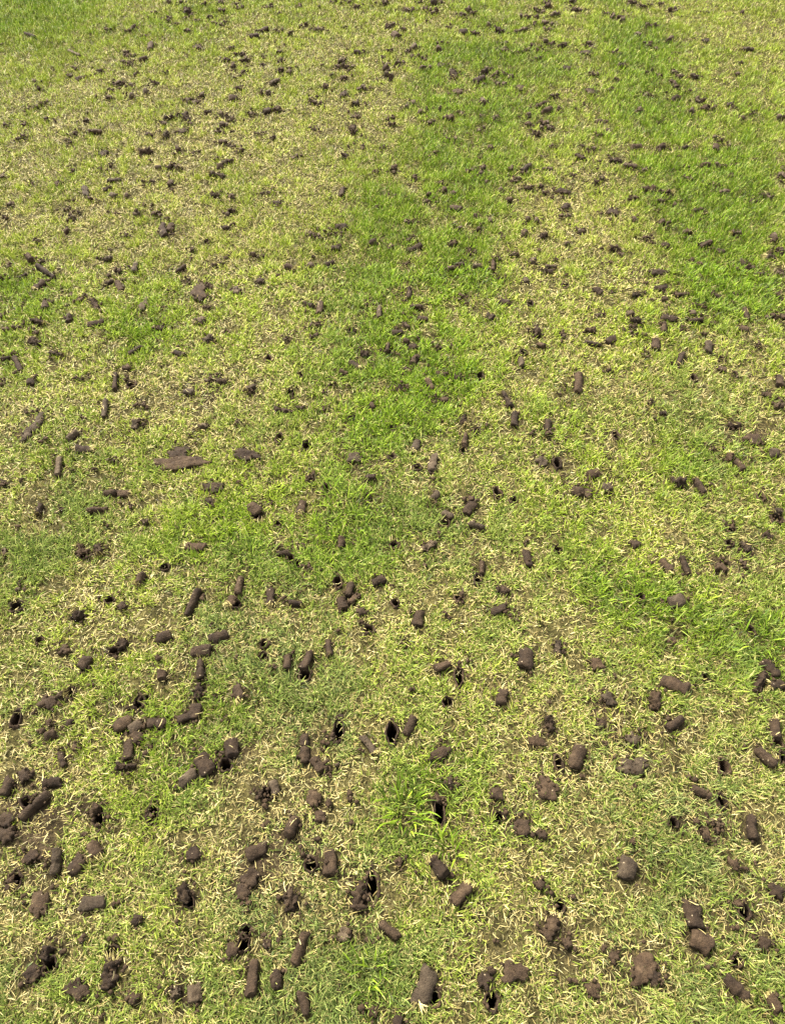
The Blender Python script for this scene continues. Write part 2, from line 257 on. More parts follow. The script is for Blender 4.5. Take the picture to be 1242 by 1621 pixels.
S 900 655 45 c;S 950 650 50 c;S 1030 665 45 c;S 885 705 35 c;S 865 765 44 c;S 1035 755 54;S 1145 720 50;P 1190 650 1240 650 40 c;S 1000 410 45 c;
S 1020 440 40 c;S 970 490 35 c;S 1025 490 40 c;P 1095 475 1160 465 48;S 1075 570 40 c;P 1185 335 1185 380 40;S 1010 245 45 c;S 1070 210 40 c;
S 1135 285 35 c;S 1220 95 40 c;S 850 230 34 c;S 1165 1050 45 m;>248 0 4.968;S 90 20 48 c;S 195 30 44 c;P 230 70 250 110 60 c;S 280 115 35 c;
S 50 150 45 c;S 100 150 48 c;S 160 185 45 c;S 330 165 40 c;S 390 35 40 c;P 480 15 530 15 54 c;S 520 85 48 c;S 420 135 40 c;S 470 175 44 c;
S 550 165 34 c;P 865 45 910 35 40 c;S 960 95 30 c;S 640 60 40 c;S 1130 50 40 c;P 225 240 295 240 36 c;P 730 280 800 265 54;P 810 235 870 215 50;
S 945 240 48 c;S 1050 250 40 c;P 1135 195 1200 180 40 c;S 1230 225 34 c;S 580 375 40;S 545 460 48 c;S 655 415 48 c;S 685 465 56 c;S 610 520 60 c;
S 690 565 40 c;H 835 520 28 28;P 940 400 1000 400 44 c;S 970 465 44 c;S 970 555 62 c;S 1040 525 34 c;S 835 430 34 c;P 890 655 960 620 45;
S 880 725 56 c;S 655 690 48 c;P 565 765 635 765 50;S 320 360 58 m;S 250 780 56 c;S 300 790 50 m;S 345 740 46 c;S 400 870 40 c;S 1220 780 45 c;
P 60 930 130 900 60 c;S 60 960 58 c;S 155 895 44 c;P 225 890 250 940 58 c;S 260 960 40 c;S 205 1020 58 m;P 45 1070 95 1040 48 c;S 525 895 54 c;
S 585 930 48 c;P 500 990 540 960 48 c;S 490 1020 46 c;S 740 885 48 c;P 840 870 890 850 54;S 945 850 60 c;S 800 1040 40 c;S 895 1070 44 c;S 70 570 30 c;
S 1240 990 40 c;>496 0 4.968;S 160 10 40 c;S 270 10 44 c;S 345 55 54 c;P 540 20 590 25 56 c;S 735 80 54;S 780 70 40;S 860 10 40 c;S 870 60 44 c;
P 920 20 970 20 60;S 930 85 56 c;S 1000 10 40 c;S 1210 75 54 c;S 1190 120 48 c;P 1145 245 1210 245 60;S 590 205 40 c;P 610 185 660 185 36 c;
S 705 220 36 c;P 625 260 660 285 50;S 1060 205 30 c;P 320 400 370 405 52;S 390 400 40 c;S 220 480 58 c;S 190 520 48 c;S 245 520 48 c;S 250 610 48 c;
S 75 675 56 c;S 235 730 58 m;S 410 690 56 c;P 295 805 350 805 60 c;S 20 795 56 c;P 300 895 365 890 44 c;P 310 980 320 1030 60 c;S 545 440 40 c;
S 600 390 50 c;S 560 495 40 c;S 565 530 54;S 575 575 58;S 610 605 58;S 675 495 48 c;S 790 365 58;S 735 390 40 c;S 815 440 56 c;S 865 460 48 c;
S 865 535 52 c;S 990 330 40 c;S 985 390 60;S 1000 500 64 m;P 1090 545 1110 600 58 c;S 1140 705 66 m;S 1090 785 35 c;S 730 830 46;S 785 795 48;
S 840 875 54;S 985 830 44 c;P 1020 905 1100 905 64 c;S 1165 880 44 c;S 915 945 48 c;S 1100 1070 58 c;S 600 960 44 c;S 630 910 44 c;S 245 205 30 c;
S 40 225 44 c;>744 0 4.968;S 20 90 44 c;S 500 70 52 c;S 560 80 40 c;P 590 45 640 45 56 c;S 650 115 60 c;S 460 135 56 c;S 525 130 44 c;S 510 185 40 c;
S 600 190 58 c;S 610 225 52 c;P 800 60 870 75 50 c;S 800 8 56 c;S 620 5 48 c;S 1060 100 44 c;S 1150 130 70 ct;S 40 265 56 c;S 150 200 46 c;
P 205 230 260 255 60 c;P 350 250 440 225 46 c;S 250 340 48 c;S 265 385 48 c;S 370 410 46 c;S 440 395 40 c;S 515 370 56 c;S 540 405 40 c;S 550 455 40 c;
S 620 345 56 c;P 690 375 750 355 50 c;S 925 355 56 c;S 970 370 40 c;S 905 410 66 m;S 1140 410 52 c;P 1160 515 1230 515 50 c;P 35 635 115 600 52;
P 90 575 130 550 54;S 160 530 44 c;S 215 575 56 c;S 305 590 52 c;S 235 655 56 c;P 95 770 115 800 48;S 760 530 66 m;P 930 585 990 585 40 c;
S 945 705 74 m;S 1105 700 44 ct;S 1165 630 30 c;S 390 675 58 m;S 665 740 48 c;S 530 820 60 c;S 580 800 48 c;P 570 870 640 845 60;S 700 835 48 c;
S 460 890 54;S 460 960 50;S 110 890 44 c;S 195 905 48 c;S 90 1005 48 c;S 570 955 56 c;S 620 985 56 c;S 520 1030 52 c;P 1000 925 1090 930 25;
S 1085 1010 48 m;S 1020 1050 35 c;>992 0 4.968;S 30 20 56 c;S 105 40 48 c;S 265 20 40 c;P 340 80 390 50 46 c;S 905 90 36;S 620 95 30 c;S 160 190 48 c;
S 225 200 56 c;S 85 270 54;P 320 325 350 300 46;S 160 355 56 c;S 205 385 56 c;S 365 410 35 c;S 620 310 48 m;P 900 380 990 385 46 c;S 890 485 34 c;
S 875 575 42;S 160 560 56 c;S 245 585 48 c;S 365 555 48 c;S 400 590 46 c;P 490 590 560 590 58 c;S 360 640 56 c;S 390 665 46 c;P 345 785 410 755 48 c;
S 160 735 44 c;S 85 845 54 c;S 505 870 64;S 580 780 58 c;S 630 840 72 c;S 265 945 34 c;S 910 915 58 c;S 1010 865 44 c;S 1210 910 66 c;S 815 800 48 m;
S 500 700 30 c;S 720 1080 48 c;
"""
plugs, holes = [], []
for rec in DATA.replace('\n', '').split(';'):
    if not rec: continue
    a = rec.lstrip('>').split()
    if rec[0] == '>':
        ox, oy, sc = float(a[0]), float(a[1]), float(a[2]); continue
    fl = a.pop() if not a[-1].lstrip('-').isdigit() else ''
    v = [float(x) for x in a[1:]]
    X = lambda q: ox + q / sc
    Y = lambda q: oy + q / sc
    if a[0] == 'H':
        holes.append((X(v[0]), Y(v[1]), v[2] / sc, v[3] / sc))
    elif a[0] == 'S':
        w = v[2] / sc; an = random.uniform(0, math.pi); e = w * (0.16 if 'c' in fl else 0.24)
        plugs.append(dict(x1=X(v[0]) - e * math.cos(an), y1=Y(v[1]) - e * math.sin(an) * 0.7, x2=X(v[0]) + e * math.cos(an), y2=Y(v[1]) + e * math.sin(an) * 0.7, w=w * 0.92, f=fl, single=True))
    else:
        plugs.append(dict(x1=X(v[0]), y1=Y(v[1]), x2=X(v[2]), y2=Y(v[3]), w=v[4] / sc, f=fl, single=False))
for p in plugs:
    p['f0'] = p['f']
    p['cx'], p['cy'] = (p['x1'] + p['x2']) / 2, (p['y1'] + p['y2']) / 2
    if not p['single'] and 'm' not in p['f']: p['w'] *= 0.97 + (.10 if p['cy'] < 430 else 0)
    p['r'] = 0.5 * p['w'] / FPX * depth(p['cx'], p['cy'])
    z = 0.010
    A, B = at(p['x1'], p['y1'], z), at(p['x2'], p['y2'], z)
    d = B - A
    if p['single'] or d.length < 0.004:
        ln = max(d.length, 0.5 * p['r']); an = random.uniform(0, math.pi) if d.length < 1e-4 else math.atan2(d.y, d.x)
        c = (A + B) / 2; u = Vector((math.cos(an), math.sin(an), 0)); A, B = c - u * ln / 2, c + u * ln / 2
    p['A'], p['B'] = A, B; p['c'] = (A + B) / 2
    p['area'] = p['w'] * (math.hypot(p['x2'] - p['x1'], p['y2'] - p['y1']) + 0.6 * p['w'])
hole_w = []
for hx, hy, hw, hh in holes:
    c = at(hx, hy); a = max(0.0070, 0.5 * hw / FPX * depth(hx, hy) * 1.05)
    b = max(0.0070, 0.5 * abs((at(hx, hy - hh / 2) - at(hx, hy + hh / 2)).y) * 1.05)
    hole_w.append((c.x, c.y, a, b))

# where the lawn is lush and where it is straw, as (photo x, photo y, radius x, radius y, amount)
LUSH = [(745, 130, 75, 60, 1.1), (770, 40, 55, 40, .6), (720, 230, 75, 60, .9), (690, 340, 95, 60, 1.0), (655, 450, 100, 70, .9), (630, 560, 105, 70, .9), (590, 660, 100, 60, .7), (540, 790, 95, 60, 1.0), (40, 30, 130, 40, .8),
        (690, 620, 70, 60, .5), (1010, 60, 55, 60, .9), (1050, 170, 60, 70, .8), (1075, 300, 75, 70, 1.0), (1130, 400, 80, 60, .8), (1190, 300, 60, 90, .7), (1180, 140, 60, 70, .45), (1000, 200, 60, 60, .4), (1200, 470, 60, 60, .5), (860, 130, 70, 70, .4),
        (370, 870, 110, 60, .7), (640, 870, 140, 50, .5), (1205, 1010, 80, 60, 1.0), (640, 1290, 60, 60, .9), (150, 760, 80, 60, .5), (955, 940, 110, 50, .8),
        (1130, 720, 90, 60, .5), (585, 1540, 60, 50, .9), (30, 480, 60, 50, .5), (230, 520, 70, 50, .5), (90, 300, 60, 40, .3), (1100, 480, 120, 40, .5), (860, 620, 70, 70, .5), (40, 870, 60, 50, .6),
        (310, 1150, 110, 60, .5), (450, 1100, 110, 60, .5), (700, 1220, 90, 60, .4), (1180, 1560, 90, 60, .5), (60, 1560, 90, 70, .5), (470, 1590, 90, 40, .6), (330, 30, 100, 30, .4), (1080, 1380, 90, 60, .5), (800, 800, 120, 70, .4),
        (250, 1260, 100, 60, .4), (900, 1020, 120, 50, .3), (760, 1390, 110, 60, .4), (370, 1010, 60, 60, .4), (470, 930, 60, 40, .4)]
STRAW = [(420, 190, 150, 80, .7), (110, 330, 160, 60, .9), (60, 190, 110, 50, .5), (930, 250, 100, 80, 1.1), (900, 400, 90, 70, .8), (880, 560, 80, 70, .5), (900, 730, 150, 60, .6), (620, 1010, 140, 70, .5), (80, 1140, 120, 70, .5), (1000, 1170, 130, 70, .8),
         (330, 650, 130, 60, .7), (560, 1240, 120, 60, .55), (840, 1470, 140, 70, .5), (500, 60, 120, 60, .6), (1180, 60, 110, 50, .4), (300, 260, 120, 60, .5), (60, 610, 80, 50, .7), (220, 610, 80, 40, .4),
         (860, 460, 120, 50, .5), (500, 480, 80, 60, .4), (1190, 640, 60, 60, .5), (1060, 860, 120, 50, .5), (330, 1420, 120, 70, .5), (130, 1450, 90, 60, .4), (1010, 1500, 100, 60, .4), (620, 150, 50, 60, .4), (430, 350, 130, 60, .5),
         (230, 960, 120, 60, .4), (1090, 1130, 60, 80, .5), (420, 1260, 90, 50, .4), (1000, 590, 130, 60, .4)]
BARE = [(1000, 1195, 60, 35, .9), (960, 1125, 55, 28, .8), (900, 705, 60, 26, .8), (335, 620, 55, 24, .7), (865, 1240, 40, 28, .9), (700, 1195, 50, 28, .8), (1010, 1530, 55, 40, .9), (60, 1340, 45, 40, .9), (80, 1275, 60, 28, .9),
        (400, 1370, 50, 45, .8), (300, 1560, 55, 32, .7), (1190, 700, 45, 28, .9), (935, 772, 60, 24, .8), (560, 715, 30, 22, .8), (880, 1475, 32, 50, .9), (1190, 1450, 50, 60, .8), (780, 1300, 60, 28, .8), (560, 1400, 30, 40, .7),
        (200, 1140, 60, 30, .7), (60, 1100, 50, 35, .6), (1080, 1310, 70, 26, .7), (940, 280, 70, 25, .7), (310, 460, 40, 20, .8), (750, 1480, 40, 50, .6), (120, 1420, 60, 40, .6), (230, 1350, 40, 35, .5), (1150, 890, 60, 22, .8), (340, 1190, 60, 35, .6),
        (70, 660, 40, 30, .9), (160, 650, 0.1, 0.1, 0), (980, 420, 50, 20, .6), (480, 1340, 50, 40, .5), (1130, 1290, 50, 30, .5)]
BARE = [b_ for b_ in BARE if b_[4] > 0]

# ------------------------------------------------------------------ ground: one sheet with real holes, out to the horizon
X0, X1, Y0, Y1, STEP = -2.9, 2.9, -0.7, 5.6, 0.03
pts, edges, loops = [], [], []
rings = []
for (cx, cy, a, b) in hole_w:
    n = 20; base = len(pts); ring = []; ph = random.uniform(0, 99)
    for k in range(n):
        th = 2 * math.pi * k / n; j = 0.95 + 0.40 * noise.noise((math.cos(th) * 1.5 + ph, math.sin(th) * 1.5, ph)) + 0.22 * noise.noise((math.cos(th) * 4 + ph, math.sin(th) * 4, ph))
        ring.append((cx + a * j * math.cos(th), cy + b * j * math.sin(th)))
    rings.append(ring); pts += [Vector(q) for q in ring]
    loops.append(list(range(base, base + n)))
hw_arr = np.array(hole_w)
gx, gy = np.meshgrid(np.arange(X0, X1 + 1e-6, STEP), np.arange(Y0, Y1 + 1e-6, STEP))
gp = np.stack([gx.ravel(), gy.ravel()], 1) + rng.uniform(-0.3, 0.3, (gx.size, 2)) * STEP
keep = np.ones(len(gp), bool)
for cx, cy, a, b in hole_w:
    keep &= ((gp[:, 0] - cx) / (a * 1.35)) ** 2 + ((gp[:, 1] - cy) / (b * 1.35)) ** 2 > 1
pts += [Vector(q) for q in gp[keep].tolist()]
for rad in (3, 6, 14, 40, 120, 300):          # the lawn goes on beyond the part in view
    for k in range(28):
        th = 2 * math.pi * (k + 0.5 * (rad % 4)) / 28
        q = (rad * math.cos(th) * 1.25, 2.4 + rad * math.sin(th) * 1.35)
        if not (X0 - .1 < q[0] < X1 + .1 and Y0 - .1 < q[1] < Y1 + .1): pts.append(Vector(q))
cv, ce, cfaces, ov, oe, of = delaunay_2d_cdt(pts, [], loops, 0, 1e-6)
gfaces = [f for f, o in zip(cfaces, of) if not o]
gverts = [(v.x, v.y, ground_z(v.x, v.y) if abs(v.x) < 8 and abs(v.y - 2.4) < 9 else 0.0) for v in cv]
ground = mesh_obj('ground', gverts, gfaces, M_GROUND)
bare_v = np.zeros(len(gverts)); gv = np.array(gverts)[:, :2]
for b_ in BARE:
    c_ = at(b_[0], b_[1]); sx = b_[2] / FPX * depth(b_[0], b_[1]); sy = abs((at(b_[0], b_[1] - b_[3]) - at(b_[0], b_[1] + b_[3])).y) / 2
    bare_v += b_[4] * np.exp(-0.5 * (((gv[:, 0] - c_.x) / (sx * .8)) ** 2 + ((gv[:, 1] - c_.y) / (sy * .8)) ** 2))
for p in plugs:
    dd = np.hypot(gv[:, 0] - p['c'].x, gv[:, 1] - p['c'].y); bare_v += .8 * np.exp(-(dd / (p['r'] * 2.2)) ** 2)
ground.data.attributes.new('bare', 'FLOAT', 'POINT').data.foreach_set('value', np.clip(bare_v, 0, 1).astype(np.float32))
tag(ground, 'soil and thatch of the lawn under the grass', None, None, 'structure')
for (cx, cy, a, b), ring in zip(hole_w, rings):       # the shaft of each hole, also where a small one stands in for shadow
    n = len(ring); z0 = ground_z(cx, cy); vv, ff = [], []
    tiltx, tilty = random.uniform(-.2, .2) * a, random.uniform(-.35, .35) * b
    prof = [(1.55, -0.002), (1.40, 0.004), (1.18, 0.0065), (0.99, 0.001), (0.95, -0.012), (0.93, -0.030), (0.86, -0.055), (0.55, -0.070)]
    for k, (s, z) in enumerate(prof):
        for (x, y) in ring:
            j = 1 + (0.30 if s > 1 else 0.13) * noise.noise((x * 160, y * 160, z * 120 + 5))
            top = ground_z(cx + (x - cx) * s, cy + (y - cy) * s) if z > -0.001 else z0
            f = -z / 0.06
            vv.append((cx + (x - cx) * s * j + tiltx * max(f, 0), cy + (y - cy) * s * j + tilty * max(f, 0), top + z))
    for k in range(len(prof) - 1):
        for q in range(n):
            w = (q + 1) % n; ff.append((k * n + q, k * n + w, (k + 1) * n + w, (k + 1) * n + q))
    ff.append(tuple((len(prof) - 1) * n + q for q in range(n)))
    mesh_obj('aeration_hole', vv, ff, M_HOLE, ground)

# ------------------------------------------------------------------ plugs of soil
def core_shape(r, length, kind, seed, nseg=18):
    """a punched core lying along x: ribbed sides, slight bend, broken ends"""
    rnd = random.Random(seed); nr = max(9, min(20, int(length / r * 4.0) + 7)) if nseg > 10 else 8
    amp_lo, amp_hi = {'c': (0.45, 0.30), 'n': (0.19, 0.11)}[kind]
    bend = rnd.uniform(-0.10, 0.10) * length; rib = rnd.uniform(0.0, 0.05); rf = rnd.uniform(1.2, 2.4) / r
    taper = rnd.uniform(-0.12, 0.12); cut1, cut2 = rnd.uniform(-.5, .5), rnd.uniform(-.5, .5)
    e_ = min(0.22, rnd.uniform(.12, .42) * r / length)          # the broken end, as a share of the length
    notch, nd = rnd.uniform(-.3, .3), (rnd.uniform(.0, .33) if length > 2.6 * r else 0.0); crook = rnd.uniform(-.35, .35) * r
    prof = [(-0.5, 0.0), (-0.5 + .06 * e_, 0.5), (-0.5 + .30 * e_, 0.78), (-0.5 + .75 * e_, 0.95)]
    n_mid = nr - 6
    h_ = 0.5 - 1.25 * e_
    mid = [(-h_ + 2 * h_ * k / max(1, n_mid - 1), 1.0) for k in range(n_mid)]
    prof = prof + mid + [(-u, s) for u, s in reversed(prof)]
    verts, faces, rows = [], [], []
    for k, (u, s) in enumerate(prof):
        row = []
        for q in range(nseg if s > 0 else 1):
            th = 2 * math.pi * q / nseg
            x = u * length; rr = r * s * (1 - nd * math.exp(-((u - notch) / .07) ** 2)) * (1 + taper * u * 2 + rib * math.sin(x * rf * 6.28 + seed))
            y, z = rr * math.cos(th), rr * math.sin(th) * 0.66
            endf = max(0.0, (abs(u) - 0.40) / 0.10)
            x += endf * (cut1 if u < 0 else cut2) * (y * 0.8 + z * 0.3)
            x += endf * (1 if u > 0 else -1) * r * 0.38 * noise.noise((y / r * 1.9 + seed, z / r * 1.9, u * 5 + seed * .3))
            P = Vector((x, y, z)); Q = P / r + Vector((seed * 3.17, seed * 1.3, 0))
            n1 = noise.noise(Q * 0.9); n2 = noise.noise(Q * 2.4 + Vector((7, 0, 0))); n3 = noise.noise(Q * 5.5)
            dirv = Vector((0.55 * (1 if u > 0 else -1) * endf, math.cos(th) * min(1, s + .2), math.sin(th) * min(1, s + .2)))
            n4 = noise.noise(Q * 11.0)
            if kind == 'c':
                vd = noise.voronoi(Q * 1.5)[0]; n2 += 1.3 * (0.55 - vd[0] * 1.3); n3 *= 1.5
                if vd[1] - vd[0] < .12: n2 -= 0.7
            P += dirv * r * (amp_lo * n1 + amp_hi * n2 + amp_hi * 0.7 * n3 + amp_hi * 0.45 * n4)
            P.y += bend * (4 * u * u - 0.5) * 0.5 + (crook if nd > .2 and u > notch else 0)
            row.append(len(verts)); verts.append(P)
        rows.append(row)
    for a, b in zip(rows[:-1], rows[1:]):
        if len(a) == 1: faces += [(a[0], b[(q + 1) % nseg], b[q]) for q in range(nseg)]
        elif len(b) == 1: faces += [(a[q], a[(q + 1) % nseg], b[0]) for q in range(nseg)]
        else: faces += [(a[q], a[(q + 1) % nseg], b[(q + 1) % nseg], b[q]) for q in range(nseg)]
    return verts, faces
def clod_shape(rx, ry, h, seed, nseg=26):
    """soil squashed flat: ragged edge, low uneven top"""
    verts, faces, rows = [], [], []
    for k, (s, z) in enumerate([(0, 1.0), (0.25, 1.0), (0.5, 0.97), (0.72, 0.85), (0.9, 0.55), (1.0, 0.1), (0.97, -0.6)]):
        row = []
        for q in range(nseg if s else 1):
            th = 2 * math.pi * q / nseg; c, d = math.cos(th), math.sin(th)
            e = 1 + 0.55 * noise.noise((c * 1.4 + seed * 2.1, d * 1.4, seed)) + 0.42 * noise.noise((c * 3.2 + seed, d * 3.2, seed * 1.7)) + 0.2 * noise.noise((c * 7 + seed, d * 7, seed))
            x, y = rx * s * e * c, ry * s * e * d
            zz = h * (0.35 + 0.65 * z) * (1 + 0.9 * noise.noise((x * 90 + seed, y * 90, seed * .7)) + 0.3 * noise.noise((x * 260, y * 260, seed))) if z > 0 else h * z
            row.append(len(verts)); verts.append(Vector((x, y, zz)))
        rows.append(row)
    for a, b in zip(rows[:-1], rows[1:]):
        if len(a) == 1: faces += [(a[0], b[q], b[(q + 1) % nseg]) for q in range(nseg)]
        else: faces += [(a[q], b[q], b[(q + 1) % nseg], a[(q + 1) % nseg]) for q in range(nseg)]
    return verts, faces

class Blades:
    def __init__(s): s.v, s.f, s.r1, s.r2, s.t = [], [], [], [], []
    def blade(s, root, az, lean0, lean1, L, w, r1, r2, nseg=4, twist=0.0, sway=0.0):
        p = Vector(root); a = az; base = len(s.v); step = L / nseg
        for k in range(nseg + 1):
            t = k / nseg; lean = lean0 + (lean1 - lean0) * t
            a = az + sway * t
            d = Vector((math.sin(lean) * math.cos(a), math.sin(lean) * math.sin(a), math.cos(lean)))
            side = Vector((-math.sin(a), math.cos(a), 0)); up = d.cross(side)
            tw = twist * (t - .3); sd = side * math.cos(tw) + up * math.sin(tw)
            hw = 0.5 * w * (1.0 - 0.92 * max(0, (t - 0.45) / 0.55) ** 1.3) * (0.75 + 0.25 * min(1, t * 4))
            s.v += [p + sd * hw, p - sd * hw]; s.r1 += [r1] * 2; s.r2 += [r2] * 2; s.t += [t] * 2
            if k: s.f.append((base + 2 * k - 2, base + 2 * k - 1, base + 2 * k + 1, base + 2 * k))
            p = p + d * step
    def build(s, name, m, parent=None, dead=0.0, cool=0.0):
        o = mesh_obj(name, s.v, s.f, m, parent)
        for n, a in (('dead', [dead] * len(s.v)), ('lush', s.r1), ('cool', [cool] * len(s.v)), ('rnd2', s.r2), ('rnd3', s.r2), ('along', s.t)):
            at_ = o.data.attributes.new(n, 'FLOAT', 'POINT'); at_.data.foreach_set('value', a)
        return o

def turf_cap(r, end_x, sgn, parent, seed):
    """the tuft of straw and roots left on the turf end of a core"""
    rd = random.Random(seed); B = Blades()
    for k in range(44):
        th = rd.uniform(0, 6.283); rr = r * math.sqrt(rd.random()) * 0.95
        root = Vector((end_x - sgn * rd.uniform(0.1, 0.5) * r, rr * math.cos(th), rr * math.sin(th) * 0.9))
        # blades leave along the axis of the core, splayed
        az = (0 if sgn > 0 else math.pi) + rd.gauss(0, 0.75)
        B.blade(root, az, rd.uniform(0.7, 1.9), rd.uniform(1.0, 2.2), rd.uniform(0.5, 1.25) * r * 1.1, rd.uniform(.0009, .0017), 0, rd.uniform(0.1, 0.85), 3, rd.uniform(-1, 1), rd.uniform(-.6, .6))
    return B.build('turf_cap', M_BLADE, parent, 1.0)

